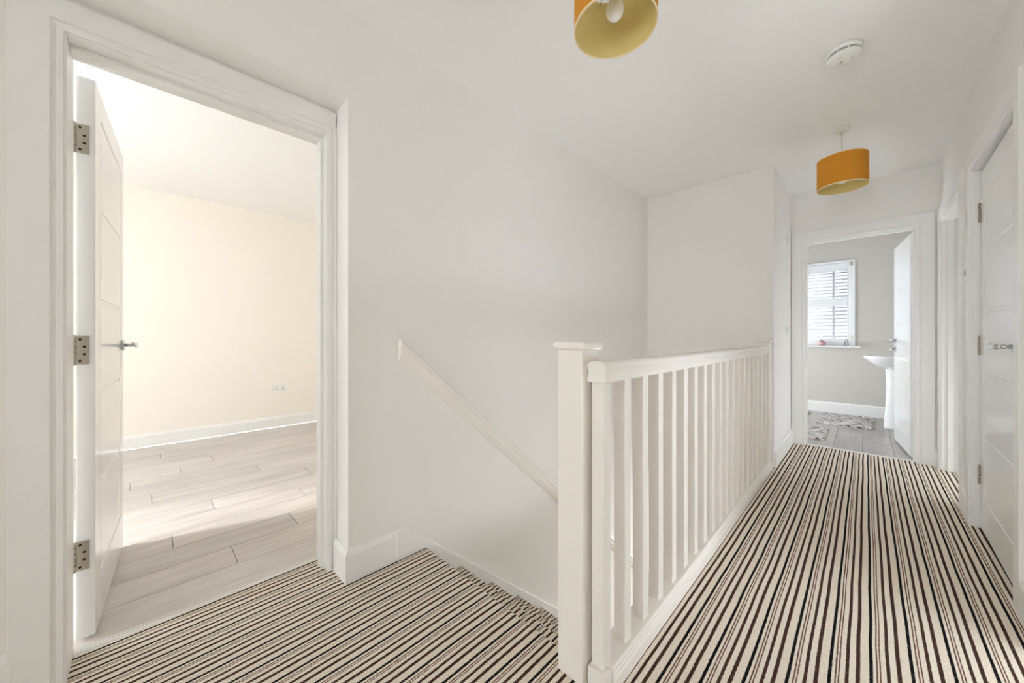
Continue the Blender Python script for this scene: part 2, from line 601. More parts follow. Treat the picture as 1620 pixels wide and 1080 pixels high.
# bedroom floor, plank by plank
fb = MB(); fb.box(BX, -1.872, BY0, BY1, -.2, -.012)
FB = struct('floor_bedroom', fb, 'dark', 'pale oak laminate bedroom floor of staggered planks', 'floor')
PW, PL = .19, 1.285
joints = {-2.48: .602, -2.67: .094, -2.86: .749, -3.05: .295, -3.24: .90, -3.43: .022, -3.62: .637, -3.81: -.084, -4.0: .187,
          -4.19: .40, -4.38: .672, -4.57: .084, -4.76: .55, -4.95: .2, -2.29: .30, -2.10: -.25, -1.91: .85}
pm = {}


def plank_mesh(w, l, mat, name):
    key = (round(w, 3), round(l, 3), mat)
    if key not in pm:
        g = .0012
        mb = MB()
        mb.loft([[(-w / 2 + g, -l / 2 + g, 0), (w / 2 - g, -l / 2 + g, 0), (w / 2 - g, l / 2 - g, 0), (-w / 2 + g, l / 2 - g, 0)],
                 [(-w / 2 + g, -l / 2 + g, .011), (w / 2 - g, -l / 2 + g, .011), (w / 2 - g, l / 2 - g, .011), (-w / 2 + g, l / 2 - g, .011)],
                 [(-w / 2 + g + .001, -l / 2 + g + .001, .012), (w / 2 - g - .001, -l / 2 + g + .001, .012), (w / 2 - g - .001, l / 2 - g - .001, .012), (-w / 2 + g + .001, l / 2 - g - .001, .012)]], True, False)
        o = mb.build(name, mat, origin=(0, 0, 0))
        pm[key] = o.data
        bpy.data.objects.remove(o)
    return pm[key]


def lay(parent, name, mat, xl, xr, j, y0, y1, L):
    y = j
    while y > y0:
        y -= L
    while y < y1:
        a, c = max(y, y0), min(y + L, y1)
        if c - a > .02:
            o = bpy.data.objects.new(name, plank_mesh(xr - xl, c - a, mat, name))
            COL.objects.link(o)
            o.parent = parent
            o.location = Vector(((xl + xr) / 2, (a + c) / 2, -.012)) - wloc(parent)
        y += L


for xl_, j_ in sorted(joints.items()):
    xr_ = min(xl_ + PW, -1.872)
    lay(FB, 'plank', 'plank', max(xl_, BX), xr_, j_, BY0, BY1, PL)

fb = MB(); fb.box(BTX0, BTX1, YB + .03, BTY, -.2, -.012)
FT = struct('floor_bathroom', fb, 'dark', 'grey laminate bathroom floor of narrow planks', 'floor')
x_, k_ = -.024 - .205 * 9, 0
while x_ < BTX1:
    lay(FT, 'plank', 'plank_b', max(x_, BTX0), min(x_ + .205, BTX1), 4.62 + [.15, .62, .3, .9, .45][k_ % 5], YB + .07, BTY, 1.1)
    x_ += .205; k_ += 1

# ground floor hall under the stairwell
b = MB(); b.box(XW, -.66, 3.6, 6.0, GZ - .1, GZ)
struct('floor_hall', b, 'plank', 'pale hall floor at the foot of the stairs', 'floor')
b = MB(); b.box(XW, -.66, YE + .1, 6.0, -.3, -.2)
struct('ceiling_hall', b, 'ceiling', 'white hall ceiling under the landing', 'ceiling')
portal('hall_open_end', ((XW - .66) / 2, 6.0, GZ + 1.1), (.9, 2.1), (0, -1, 0))  # unseen hall end left open to the sky to light the stairwell

# threshold strips
def threshold(x0, x1, y0, y1, along, label):
    t_ = empty('threshold_strip', ((x0 + x1) / 2, (y0 + y1) / 2, 0), label, 'threshold')
    mb = MB()
    if along == 'y':
        w = x1 - x0
        mb.prism([(x0, 0), (x0 + .006, .006), (x1 - .006, .006), (x1, 0)], y0, y1, 'y')
    else:
        mb.prism([(y0, 0), (y0 + .006, .006), (y1 - .006, .006), (y1, 0)], x0, x1, 'x')
    mb.build('cover', 'strip', t_)
    for k in (.36, .64):
        g = MB()
        if along == 'y':
            xm = x0 + (x1 - x0) * k
            g.box(xm - .0015, xm + .0015, y0 + .001, y1 - .001, .0055, .0068)
        else:
            ym = y0 + (y1 - y0) * k
            g.box(x0 + .001, x1 - .001, ym - .0015, ym + .0015, .0055, .0068)
        g.build('rib', 'strip_gr', t_)


threshold(-1.905, -1.868, -.170, .572, 'y', 'white ribbed threshold strip between striped carpet and bedroom laminate')
threshold(-.425, .297, YB + .022, YB + .062, 'x', 'white threshold strip between striped carpet and bathroom floor')

# ------------------------------------------------------------------ staircase
ST = empty('staircase', (-1.12, NOS, GZ), 'straight flight of stairs in striped carpet going down beside the wall', 'stairs')
for i in range(1, 13):
    z = -RISE * i
    y0 = NOS + GOING * (i - 1) - .035
    y1 = NOS + GOING * i
    prof = [(y0, z - .19), (y0, z)] + nose(y1, z) + [(y1 - .03, z - .045), (y1 - .03, z - .19)]
    mb = MB(); mb.prism(prof, XW + .022, -.708, 'x')
    mb.build('step', 'carpet', ST)
# wall string: a board whose top follows the pitch
TAN = RISE / GOING
mb = MB()
ys, zs = .875, .149
ye_ = 3.9
mb.prism([(.828, 0.0), (.828, .141), (ys - .004, .1495), (ye_, zs - TAN * (ye_ - ys)), (ye_, zs - TAN * (ye_ - ys) - .30), (.828 + .2, -.25), (.97, -.06)], XW + .002, XW + .02, 'x')
mb.build('wall_string', 'wood', ST, bevel=.004)
mb = MB()
mb.prism([(1.03, -.03), (ye_, -.03 - TAN * (ye_ - 1.03)), (ye_, -.33 - TAN * (ye_ - 1.03)), (1.03, -.35)], -.706, -.664, 'x')
mb.build('outer_string', 'rail', ST, bevel=.003)

# wall handrail
HR = empty('wall_handrail', (XW, .84, 1.0), 'moulded cream handrail fixed to the wall and sloping down the stairs', 'handrail')
pr = [(0, -.042), (.010, -.042), (.017, -.038), (.036, -.012), (.038, -.004), (.036, .004), (.044, .012), (.048, .020), (.045, .030), (.034, .036), (.018, .034), (.008, .026), (0, .022)]
cosp, sinp = 1 / math.hypot(1, TAN), TAN / math.hypot(1, TAN)
rings = []
for (yy, zz) in ((.842, 1.005), (3.75, 1.005 - TAN * (3.75 - .842))):
    # plumb cut at the top end: section stays vertical
    rings.append([(XW + a, yy, zz + c / cosp) for a, c in pr])
mb = MB(); mb.loft(rings, True, False)
mb.build('rail', 'rail', HR, bevel=.003, angle=20)

# ------------------------------------------------------------------ skirting
SKH = .14


def skirt_profile(h=SKH, t=.017):
    return [(0, 0), (t, 0), (t, h - .022), (t - .004, h - .012), (t - .008, h - .004), (t - .011, h), (0, h)]


def skirting(name, paths, label, h=SKH):
    """paths: (points on the wall face, outward side +1 = right of travel / -1 = left); boards mitred at the corners"""
    mb = MB()
    for pts, side in paths:
        pts = [Vector((p[0], p[1], 0)) for p in pts]
        nrm = []
        for p, q in zip(pts[:-1], pts[1:]):
            d = (q - p).normalized()
            nrm.append(Vector((d.y, -d.x, 0)) * side)
        rings = []
        for i, p in enumerate(pts):
            if i == 0:
                m_ = nrm[0]
            elif i == len(pts) - 1:
                m_ = nrm[-1]
            else:
                m_ = nrm[i - 1] + nrm[i]
                m_ = m_ / m_.dot(nrm[i])
            rings.append([tuple(p + m_ * a + Vector((0, 0, z))) for a, z in skirt_profile(h)])
        mb.loft(rings, True, False)
    return tag(mb.build(name, 'wood'), label, 'skirting', kind='structure')


skirting('baseboard_left', [([(XB + .016, YC), (XW, YC), (XW, .828)], 1)], 'white skirting board wrapping the wall corner at the top of the stairs')
skirting('baseboard_landing', [([(XB, -.96), (XB, -.27)], 1)], 'white skirting board beside the bedroom door frame', .165)
skirting('baseboard_corridor', [([(XE - .011, YE), (XE, YE), (XE, YB - .002)], 1)], 'short white skirting board past the far newel post')
skirting('baseboard_corner', [([(.398, YB), (XR, YB)], 1)], 'narrow white skirting piece in the corridor corner beside the bathroom door')
skirting('baseboard_right', [([(XR, 3.353), (XR, 3.514)], -1)], 'short white skirting board between the two corridor doors')
skirting('baseboard_right_landing', [([(XR, YBACK), (XR, 1.17)], -1), ([(XR, 2.18), (XR, 2.33)], -1)], 'white skirting board along the near corridor wall')
skirting('baseboard_bedroom', [([(BX, BY0), (BX, BY1)], 1)], 'tall white skirting board along the cream bedroom wall', .125)
skirting('baseboard_bathroom', [([(BTX0, BTY), (BTX1, BTY)], 1)], 'white skirting board below the bathroom window wall', .15)

# ------------------------------------------------------------------ doors
ARCH_W, ARCH_T = .10, .016


def arch_profile(w):
    """across the board from the inner edge (0) to the outer edge (w): (offset, projection)"""
    if w > .06:
        return [(0, 0), (0, .0105), (.013, .0115), (.016, .0075), (.022, .0075), (.026, .016), (w - .002, .016), (w, .014), (w, 0)]
    return [(0, 0), (0, .0105), (.013, .0115), (.016, .0075), (.022, .0075), (.026, .014), (w, .014), (w, 0)]


GROOVES = [1.865, 1.53, 1.195, .855, .525, .19]


def panel(mb, u0, u1, z0, z1, v, s, d=.003, c=.003):
    """raised plate on plane v, rising by d in direction s, chamfered c on all sides"""
    a = [(u0, v, z0), (u1, v, z0), (u1, v, z1), (u0, v, z1)]
    t_ = [(u0 + c, v + s * d, z0 + c), (u1 - c, v + s * d, z0 + c), (u1 - c, v + s * d, z1 - c), (u0 + c, v + s * d, z1 - c)]
    mb.loft([a, t_], True, False)


def handle(parent, mtx, u, v, s, z, thumb=False):
    h = MB(); h.x = mtx
    def Y(d): return v + s * d
    h.cyl((u, Y(0), z), (u, Y(.009), z), .0265, 28)
    h.cyl((u, Y(.009), z), (u, Y(.011), z), .0265, 28, .024)
    h.cyl((u, Y(.010), z), (u, Y(.046), z), .0085, 18)
    path = [(.0125, .044, 0, .002, .0015), (.011, .046, 0, .0065, .005), (.006, .048, 0, .0105, .008), (-.004, .050, 0, .0125, .009), (-.03, .053, -.001, .0115, .008), (-.070, .055, -.002, .010, .0065), (-.098, .055, 0, .0095, .0055),
            (-.118, .053, .004, .0085, .0045), (-.134, .049, .010, .006, .003), (-.141, .046, .014, .003, .0015)]
    rings = []
    for du, dv, dz, rz, rv in path:
        rings.append([(u + du, Y(dv) + s * rv * math.cos(q), z + dz + rz * math.sin(q)) for q in [2 * math.pi * k / 14 for k in range(14)]])
    h.loft(rings)
    h.build('handle', 'chrome', parent)
    if thumb:
        h = MB(); h.x = mtx
        h.cyl((u, Y(0), z - .075), (u, Y(.009), z - .075), .0265, 28)
        h.cyl((u, Y(.009), z - .075), (u, Y(.026), z - .075), .006, 14)
        rings = []
        for d in (.024, .027, .034, .037):
            k = {.024: .7, .027: 1, .034: 1, .037: .7}[d]
            rings.append([(u + .019 * k * math.cos(q), Y(d), z - .088 + .024 * k * math.sin(q)) for q in [2 * math.pi * i / 18 for i in range(18)]])
        h.loft(rings)
        h.build('thumb_turn', 'chrome', parent)


def hinge(parent, mtx, z, v0, v1, vk, uk=-.004, both=True):
    """butt hinge on the leaf's hinge edge (u = 0): plate, knuckle, screws"""
    h = MB(); h.x = mtx
    h.box(-.0022, .001, v0, v1, z, z + .1)
    n = 5
    for i in range(n):
        h.cyl((uk, vk, z + .1 * i / n + .0008), (uk, vk, z + .1 * (i + 1) / n - .0008), .0055, 14)
    h.cyl((uk, vk, z - .003), (uk, vk, z + .103), .0035, 12)
    if both:
        h.box(uk + .004, .0, min(vk, (v0 + v1) / 2), max(vk, (v0 + v1) / 2), z + .001, z + .099)
    o = h.build('hinge', 'steel', parent)
    s_ = MB(); s_.x = mtx
    m = (v0 + v1) / 2
    w = (v1 - v0)
    kk = 1 if vk > m else -1
    for zz, off in ((.012, .22), (.036, -.12), (.062, -.12), (.088, .22)):
        vv = m + kk * off * w
        rr = [[(-.0022, vv + r_ * math.cos(q), z + zz + r_ * math.sin(q)) for q in [2 * math.pi * i / 12 for i in range(12)]] for r_ in (.0042, .0026)]
        s_.loft([[(p[0] - .0004, p[1], p[2]) for p in rr[0]], [(p[0] - .0006, p[1], p[2]) for p in rr[1]]], True, False)
    sc_ = s_.build('hinge_screws', 'dark', parent)
    sc_['kind'] = 'stuff'
    return o


def leaf(parent, hx, hy, ang, flip, W, H, z0=.012, thumb=False, hinge_side=0, T=.044):
    """flip: thickness goes to -v. hinge_side 0: knuckle at v=0 face, 1: at v=T face"""
    mtx = Matrix.Translation((hx, hy, 0)) @ Matrix.Rotation(R(ang), 4, 'Z')
    if flip:
        mtx = mtx @ Matrix.Diagonal((1, -1, 1, 1))
    d = .003
    mb = MB(); mb.x = mtx
    mb.box(0, W, d, T - d, z0, z0 + H)
    gh, gv = .0055, .0022
    uL, uR = .105, W - .105
    zT, zBt = GROOVES[0], GROOVES[-1]
    for v, s in ((d, -1), (T - d, 1)):
        panel(mb, 0, uL - gv, z0, z0 + H, v, s, c=.001)
        panel(mb, uR + gv, W, z0, z0 + H, v, s, c=.001)
        panel(mb, uL - gv - .001, uR + gv + .001, z0, zBt - gh, v, s, c=.0012)
        panel(mb, uL - gv - .001, uR + gv + .001, zT + gh, z0 + H, v, s, c=.0012)
    lf = mb.build('leaf', 'door_gloss', parent)
    for v, s in ((d, -1), (T - d, 1)):
        for a, c in zip(GROOVES[1:], GROOVES[:-1]):
            p = MB(); p.x = mtx
            panel(p, uL + gv, uR - gv, a + gh, c - gh, v, s, c=.004)
            p.build('panel', 'door_gloss', lf)
    handle(lf, mtx, W - .057, 0, -1, 1.02, thumb)
    handle(lf, mtx, W - .057, T, 1, 1.02, thumb)
    for z in (.25, .965, 1.70):
        if hinge_side == 0:
            hinge(lf, mtx, z, .004, .033, -.004)
        else:
            hinge(lf, mtx, z, .014, T - .001, T + .004)
    # latch plate on the closing edge
    p = MB(); p.x = mtx
    p.box(W - .001, W + .001, T / 2 - .011, T / 2 + .011, .92, 1.08)
    p.build('latch_plate', 'steel', lf)
    return lf


def door_frame(parent, plane, axis, o0, o1, top, depth, s, right_w=ARCH_W, left_w=ARCH_W, back=True, stop=None, top_w=ARCH_W, stop_sides=(0, 1)):
    """door lining + architrave. axis 'y': wall plane x=plane, opening along y o0..o1, room side direction s (+1/-1 along x).
    axis 'x': wall plane y=plane, opening along x. depth: lining depth away from the room side"""
    def P(a, n, z):      # along, normal (projection from plane), height
        return (plane + s * n, a, z) if axis == 'y' else (a, plane + s * n, z)
    def bx(mb, a0, a1, n0, n1, z0, z1):
        p, q = P(a0, n0, z0), P(a1, n1, z1)
        mb.box(min(p[0], q[0]), max(p[0], q[0]), min(p[1], q[1]), max(p[1], q[1]), z0, z1)
    mb = MB()
    bx(mb, o0 - .028, o0, -depth, .002, 0, top + .028); mb.build('jamb', 'wood', parent, bevel=.0015)
    mb = MB()
    bx(mb, o1, o1 + .028, -depth, .002, 0, top + .028); mb.build('jamb', 'wood', parent, bevel=.0015)
    mb = MB()
    bx(mb, o0, o1, -depth, .002, top, top + .028); mb.build('head_lining', 'wood', parent, bevel=.0015)
    if stop:
        n0, n1 = stop
        for a0, a1 in [((o0, o0 + .012), (o1 - .012, o1))[k] for k in stop_sides]:
            mb = MB(); bx(mb, a0, a1, n0, n1, 0, top - .012); mb.build('door_stop', 'wood', parent, bevel=.0015)
        mb = MB(); bx(mb, o0, o1, n0, n1, top - .012, top); mb.build('door_stop', 'wood', parent, bevel=.0015)
    def arch(plane_n, sgn):
        r = .006                                   # set-back from the lining edge
        for a, w, sg in ((o0 - r, left_w, -1), (o1 + r, right_w, 1)):
            if w <= 0.001:
                continue
            mb = MB()
            pf = arch_profile(w)
            rings = []
            for z_ in (0, 1):
                ring = []
                for q, pj in pf:
                    zz = 0 if z_ == 0 else top + r + q
                    if z_ == 1 and w < ARCH_W:
                        zz = top + r + min(q, .0)
                        zz = top + r + q
                    ring.append(P(a + sg * q, plane_n + sgn * pj, zz))
                rings.append(ring)
            mb.loft(rings, True, False)
            mb.build('architrave', 'wood', parent)
        mb = MB()
        pf = arch_profile(top_w)
        L_, R_ = [], []
        for q, pj in pf:
            L_.append(P(o0 - r - min(q, left_w if left_w > .001 else 0), plane_n + sgn * pj, top + r + q))
            R_.append(P(o1 + r + min(q, right_w), plane_n + sgn * pj, top + r + q))
        mb.loft([L_, R_], True, False)
        mb.build('architrave_head', 'wood', parent)
    arch(0, 1)
    if back:
        arch(-depth, -1)


# bedroom door (open inwards)
D1 = empty('door_1', (-1.815, .2, 0), 'white grooved bedroom door standing open on three hinges, in its frame', 'door', kind='structure')
door_frame(D1, XB, 'y', -.172, .572, 1.985, .14, 1, right_w=.033, stop=(-.085, -.045), top_w=.094, stop_sides=(1,))
leaf(D1, -1.943, -.128, 176.56, False, .735, 1.955, hinge_side=1)
# bathroom door (open inwards)
D2 = empty('door_2', (-.06, 4.6, 0), 'white grooved bathroom door standing open beside the basin, in its frame', 'door', kind='structure')
door_frame(D2, YB, 'x', -.425, .297, 1.985, .11, -1, stop=(-.06, -.02))
leaf(D2, .277, 4.70, 95.7, True, .72, 1.955, thumb=True, hinge_side=1)
# cupboard door, closed but for a crack
D3 = empty('door_3', (.48, 2.85, 0), 'white grooved cupboard door, closed, with a chrome lever handle', 'door', kind='structure')
door_frame(D3, XR, 'y', 2.438, 3.247, 1.985, .10, -1, back=False, stop=(-.10, -.075))
leaf(D3, .452, 3.242, -90.9, False, .795, 1.955, hinge_side=0)
# side room doorway, leaf swung out of sight into the room
D4 = empty('door_4', (.48, 4.03, 0), 'open doorway in the corridor wall, its white frame next to the bathroom door', 'door', kind='structure')
door_frame(D4, XR, 'y', 3.62, 4.452, 1.985, .10, -1, right_w=.09, stop=(-.062, -.03))
leaf(D4, .545, 4.40, 0, False, .80, 1.955, hinge_side=1)

D5 = empty('added_doorway', (.48, 1.67, 0), 'open doorway of the added unseen room in the corridor wall beside the viewpoint', 'door', kind='structure')
door_frame(D5, XR, 'y', 1.28, 2.07, 1.985, .10, -1, stop=(-.062, -.03))  # frame of the unseen doorway added to let light onto the landing

# ------------------------------------------------------------------ balustrade
BAL = empty('balustrade', (-.6, 2.2, 0), 'white balustrade with square spindles and newel posts along the stairwell', 'balustrade')


def newel(x0, x1, y0, y1, zb, zt):
    mb = MB(); mb.box(x0, x1, y0, y1, zb, zt - .024)
    n = mb.build('newel_post', 'rail', BAL, bevel=.004, seg=3)
    mb = MB()
    e = .011
    rings = []
    cx, cy = (x0 + x1) / 2, (y0 + y1) / 2
    hx, hy = (x1 - x0) / 2, (y1 - y0) / 2
    for k in range(9):
        a = -math.pi / 2 + math.pi * k / 8
        ex = e - .010 + .010 * math.cos(a); zz = zt - .012 + .012 * math.sin(a)
        rings.append([(cx - hx - ex, cy - hy - ex, zz), (cx + hx + ex, cy - hy - ex, zz), (cx + hx + ex, cy + hy + ex, zz), (cx - hx - ex, cy + hy + ex, zz)])
    mb.loft(rings, True, False)
    mb.build('newel_cap', 'rail', n, bevel=.002)


newel(-.704, -.611, .923, 1.018, 0, 1.045)
newel(-.648, -.552, 3.515, YE - .001, 0, 1.042)
# handrail, moulded section
XC = -.580
half = [(.028, .922), (.0315, .924), (.032, .936), (.0305, .944), (.0285, .950), (.0285, .955), (.0305, .960), (.033, .965), (.033, .973), (.030, .980), (.022, .985), (.008, .987)]
prof = [(XC + a, z) for a, z in half] + [(XC - a, z) for a, z in reversed(half)]
mb = MB(); mb.loft([[(p[0], .95, p[1]) for p in prof], [(p[0], 3.52, p[1] + .006) for p in prof]], True, False)
mb.build('handrail', 'rail', BAL, bevel=.002, angle=25)
# base rail
br = [(-.622, .0), (-.622, .062), (-.546, .062), (-.541, .057), (-.541, .050), (-.537, .046), (-.537, .039), (-.533, .034), (-.530, .0)]
mb = MB(); mb.prism(br, .985, YE - .095, 'y')
mb.build('base_rail', 'rail', BAL, bevel=.0015, angle=20)
# spindles
SP, Y0 = .1345, .960
proto = None
for i in range(20):
    y = Y0 + SP * i
    if y + .041 > 3.515:
        break
    if proto is None:
        mb = MB(); mb.box(-.601, -.560, y, y + .041, .058, .925)
        proto = mb.build('spindle', 'rail', BAL, bevel=.002)
    else:
        o = proto.copy(); COL.objects.link(o); o.parent = BAL
        o.location = proto.location + Vector((0, SP * i, 0))
# first spindle stands on a small block in front of the rail end
mb = MB(); mb.box(-.607, -.545, .945, .985, 0, .058)
mb.build('rail_end_block', 'rail', BAL, bevel=.002)

# ------------------------------------------------------------------ pendant lamps
def pendant(x, y, label, zb=2.068, zt=2.272, r=.131):
    p = empty('pendant_lamp', (x, y, zb), label, 'ceiling lamp', 'mustard drum pendants')
    mb = MB(); mb.lathe([(.012, CEIL - .028), (.030, CEIL - .027), (.037, CEIL - .020), (.039, CEIL - .012), (.042, CEIL - .010), (.042, CEIL)], x, y, 36)
    mb.build('ceiling_rose', 'cord', p)
    mb = MB(); mb.cyl((x, y, zt - .055), (x, y, CEIL - .027), .0035, 10)
    mb.build('flex', 'cord', p)
    mb = MB(); mb.lathe([(.010, zt - .020), (.017, zt - .03), (.019, zt - .06), (.021, zt - .085), (.018, zt - .09)], x, y, 24)
    mb.build('lamp_holder', 'cord', p)
    # fabric shell: outside and lining
    seg = 72
    mb = MB(); mb.lathe([(r, zb + .004), (r, zt - .004)], x, y, seg, caps=False)
    s = mb.build('shade', 'shade_out', p)
    mb = MB(); mb.lathe([(r - .0022, zb + .004), (r - .0022, zt - .004)], x, y, seg, caps=False)
    mb.build('shade_lining', 'shade_in', s)
    for z in (zb, zt - .006):
        mb = MB()
        mb.lathe([(r - .003, z), (r + .0008, z), (r + .0008, z + .006), (r - .003, z + .006), (r - .003, z)], x, y, seg, caps=False)
        mb.build('rim', 'shade_rim', s)
    # wire carrier ring near the top
    mb = MB()
    for k in range(3):
        a = 2 * math.pi * k / 3 + .4
        mb.cyl((x + .02 * math.cos(a), y + .02 * math.sin(a), zt - .035), (x + (r - .003) * math.cos(a), y + (r - .003) * math.sin(a), zt - .008), .0016, 8)
    mb.build('carrier', 'steel', s)
    mb = MB()
    prof = [(.013, zt - .082), (.0135, zt - .095), (.017, zt - .108)]
    for k in range(13):
        a = R(52) - R(142) * k / 12
        prof.append((.0295 * math.cos(a), zt - .143 + .0345 * math.sin(a)))
    mb.lathe(prof[:-1] + [(.001, zt - .143 - .0345)], x, y, 32)
    mb.build('bulb', 'bulb', p)


pendant(-.585, 1.073, 'near mustard drum pendant lamp, seen from below with its bulb showing')
pendant(-.116, 3.30, 'far mustard drum pendant lamp hanging before the bathroom door')

# ------------------------------------------------------------------ smoke alarm
ax, ay = -.078, 2.41
SA = empty('smoke_alarm', (ax, ay, CEIL - .05), 'round white smoke alarm on the ceiling between the two pendants', 'smoke alarm')
mb = MB(); mb.lathe([(.058, CEIL - .024), (.070, CEIL - .022), (.071, CEIL)], ax, ay, 48); mb.build('base', 'white_plastic', SA)
mb = MB(); mb.lathe([(.02, CEIL - .050), (.056, CEIL - .049), (.063, CEIL - .045), (.066, CEIL - .040), (.066, CEIL - .032)], ax, ay, 48); mb.build('cover', 'white_plastic', SA)
mb = MB(); mb.lathe([(.0648, CEIL - .034), (.0648, CEIL - .020)], ax, ay, 48); mb.build('vent_gap', 'dark', SA)
mb = MB(); mb.lathe([(.055, CEIL - .0285), (.0668, CEIL - .0285), (.0668, CEIL - .0268), (.055, CEIL - .0268)], ax, ay, 48); mb.build('vent_ring', 'white_plastic', SA)
for k in range(10):
    a = 2 * math.pi * k / 10
    mb = MB(); mb.x = Matrix.Translation((ax, ay, 0)) @ Matrix.Rotation(a, 4, 'Z')
    mb.box(.061, .0668, -.002, .002, CEIL - .034, CEIL - .021); mb.build('vent_rib', 'white_plastic', SA)
for du, dv, w, l in ((-.010, .012, .010, .024), (.028, .002, .004, .012), (.034, .012, .004, .012), (-.02, -.034, .003, .012), (-.006, -.036, .003, .014)):
    mb = MB(); mb.x = Matrix.Translation((ax + du, ay + dv, 0)) @ Matrix.Rotation(R(20), 4, 'Z')
    mb.box(-w / 2, w / 2, -l / 2, l / 2, CEIL - .0506, CEIL - .049); mb.build('slot', 'strip_gr', SA)

# ------------------------------------------------------------------ switches and socket
LS = empty('light_switch', (XR, 3.425, 1.40), 'white square light switch between the two corridor doors', 'light switch')
mb = MB(); mb.box(XR - .009, XR, 3.382, 3.468, 1.402, 1.488); mb.build('plate', 'white_plastic', LS, bevel=.002)
mb = MB(); mb.x = Matrix.Translation((XR - .009, 3.425, 1.445)) @ Matrix.Rotation(R(5), 4, 'Y'); mb.box(-.004, .003, -.014, .014, -.022, .022); mb.build('rocker', 'strip_gr', LS, bevel=.001)
for z0, z1, nm, lab, cat in ((1.94, 2.02, 'wall_sensor', 'small white box high on the wall left of the bathroom door', 'sensor'), (1.085, 1.165, 'thermostat', 'small white control plate lower on the wall left of the bathroom door', 'thermostat')):
    t_ = empty(nm, (XE, 4.25, z0), lab, cat)
    mb = MB(); mb.box(XE, XE + .012, 4.21, 4.29, z0, z1); mb.build('housing', 'white_plastic', t_, bevel=.003)
    mb = MB(); mb.box(XE + .011, XE + .014, 4.225, 4.275, z0 + .02, z1 - .02); mb.build('face', 'strip_gr', t_, bevel=.001)
SO = empty('double_socket', (BX, 1.11, .42), 'white double wall socket low on the cream bedroom wall', 'socket')
mb = MB(); mb.box(BX, BX + .010, 1.035, 1.181, .425, .511); mb.build('plate', 'white_plastic', SO, bevel=.003)
for yc in (1.075, 1.141):
    mb = MB(); mb.box(BX + .009, BX + .014, yc - .008 + .012, yc + .008 + .012, .488, .502); mb.build('rocker', 'white_plastic', SO, bevel=.001)
    for dy, dz, w, h_ in ((0, .034, .003, .0065), (-.011, .014, .0055, .0025), (.011, .014, .0055, .0025)):
        mb = MB(); mb.box(BX + .0098, BX + .0106, yc + dy - w, yc + dy + w, .430 + dz - h_, .430 + dz + h_); mb.build('pin_hole', 'dark', SO)

# ------------------------------------------------------------------ bathroom window with shutters
WN = empty('window_1', (-.77, BTY + .2, SHZ0), 'white framed bathroom window behind the slatted shutters', 'window', kind='structure')
fy0, fy1 = BTY + .14, BTY + .20
mb = MB()
mb.box(SHX0, SHX1, fy0, fy1, SHZ0 - .03, SHZ0 + .03); mb.box(SHX0, SHX1, fy0, fy1, SHZ1 - .05, SHZ1)
mb.box(SHX0, SHX0 + .05, fy0, fy1, SHZ0, SHZ1); mb.box(SHX1 - .05, SHX1, fy0, fy1, SHZ0, SHZ1)
mb.build('window_frame', 'frame_upvc', WN, bevel=.003)
for x in (-.333, -.77, -1.20):
    mb = MB(); mb.box(x - .009, x + .009, fy0, fy1, SHZ0 + .03, SHZ1 - .05); mb.build('mullion', 'frame_upvc', WN, bevel=.003)
xs_ = [SHX0 + .05, -1.20, -.77, -.333, SHX1 - .05]
for a, c in zip(xs_[:-1], xs_[1:]):
    mb = MB(); mb.box(a, c, fy0 + .028, fy0 + .032, SHZ0 + .03, SHZ1 - .05); mb.build('pane', 'dimming_pane', WN)
mb = MB(); mb.prism([(BTY + .14, .918), (BTY - .117, .918), (BTY - .125, .926), (BTY - .125, .936), (BTY - .119, .943), (BTY + .14, .943)], SHX0 - .05, -.052, 'x')
mb.build('sill', 'wood', WN, bevel=.002)

SH = empty('window_shutter', (-.45, BTY, SHZ0), 'white plantation shutters with open slats over the bathroom window', 'shutter')
fz0 = .944
mb = MB(); mb.box(SHX1 - .028, SHX1 + .006, BTY - .020, BTY + .05, fz0, SHZ1 + .006); mb.build('outer_frame', 'shutter', SH, bevel=.003)
mb = MB(); mb.box(SHX0 - .006, SHX0 + .028, BTY - .020, BTY + .05, fz0, SHZ1 + .006); mb.build('outer_frame', 'shutter', SH, bevel=.003)
mb = MB(); mb.box(SHX0 + .028, SHX1 - .028, BTY - .020, BTY + .05, SHZ1 - .022, SHZ1 + .006); mb.build('outer_frame', 'shutter', SH, bevel=.003)
sy0, sy1 = BTY - .006, BTY + .022
lou = {}
for (px0, px1) in ((-.768, -.141), (-1.40, -.772)):
    pn = empty('shutter_panel', ((px0 + px1) / 2, BTY, fz0 + .004), parent=SH)
    for a, c in ((px0, px0 + .042), (px1 - .042, px1)):
        mb = MB(); mb.box(a, c, sy0, sy1, fz0 + .004, SHZ1 - .026); mb.build('stile', 'shutter', pn, bevel=.003)
    for z0, z1 in ((fz0 + .004, 1.046), (1.496, 1.606), (1.980, SHZ1 - .026)):
        mb = MB(); mb.box(px0 + .042, px1 - .042, sy0, sy1, z0, z1); mb.build('rail', 'shutter', pn, bevel=.003)
    W_ = px1 - px0 - .088
    for z0, z1, n in ((1.046, 1.496, 9), (1.606, 1.980, 8)):
        for k in range(n):
            zc = z0 + (z1 - z0) * (k + .5) / n
            if 'm' not in lou:
                mb = MB()
                ring = []
                for q in range(12):
                    a = 2 * math.pi * q / 12
                    ring.append((.031 * math.cos(a), .0058 * math.sin(a)))
                mb.prism(ring, -W_ / 2, W_ / 2, 'x', True)
                o = mb.build('slat', 'shutter', pn, origin=(0, 0, 0))
                lou['m'] = o.data
            else:
                o = bpy.data.objects.new('slat', lou['m']); COL.objects.link(o); o.parent = pn
            o.location = Vector(((px0 + px1) / 2, BTY + .008, zc)) - wloc(pn)
            o.rotation_euler = (R(-4), 0, 0)
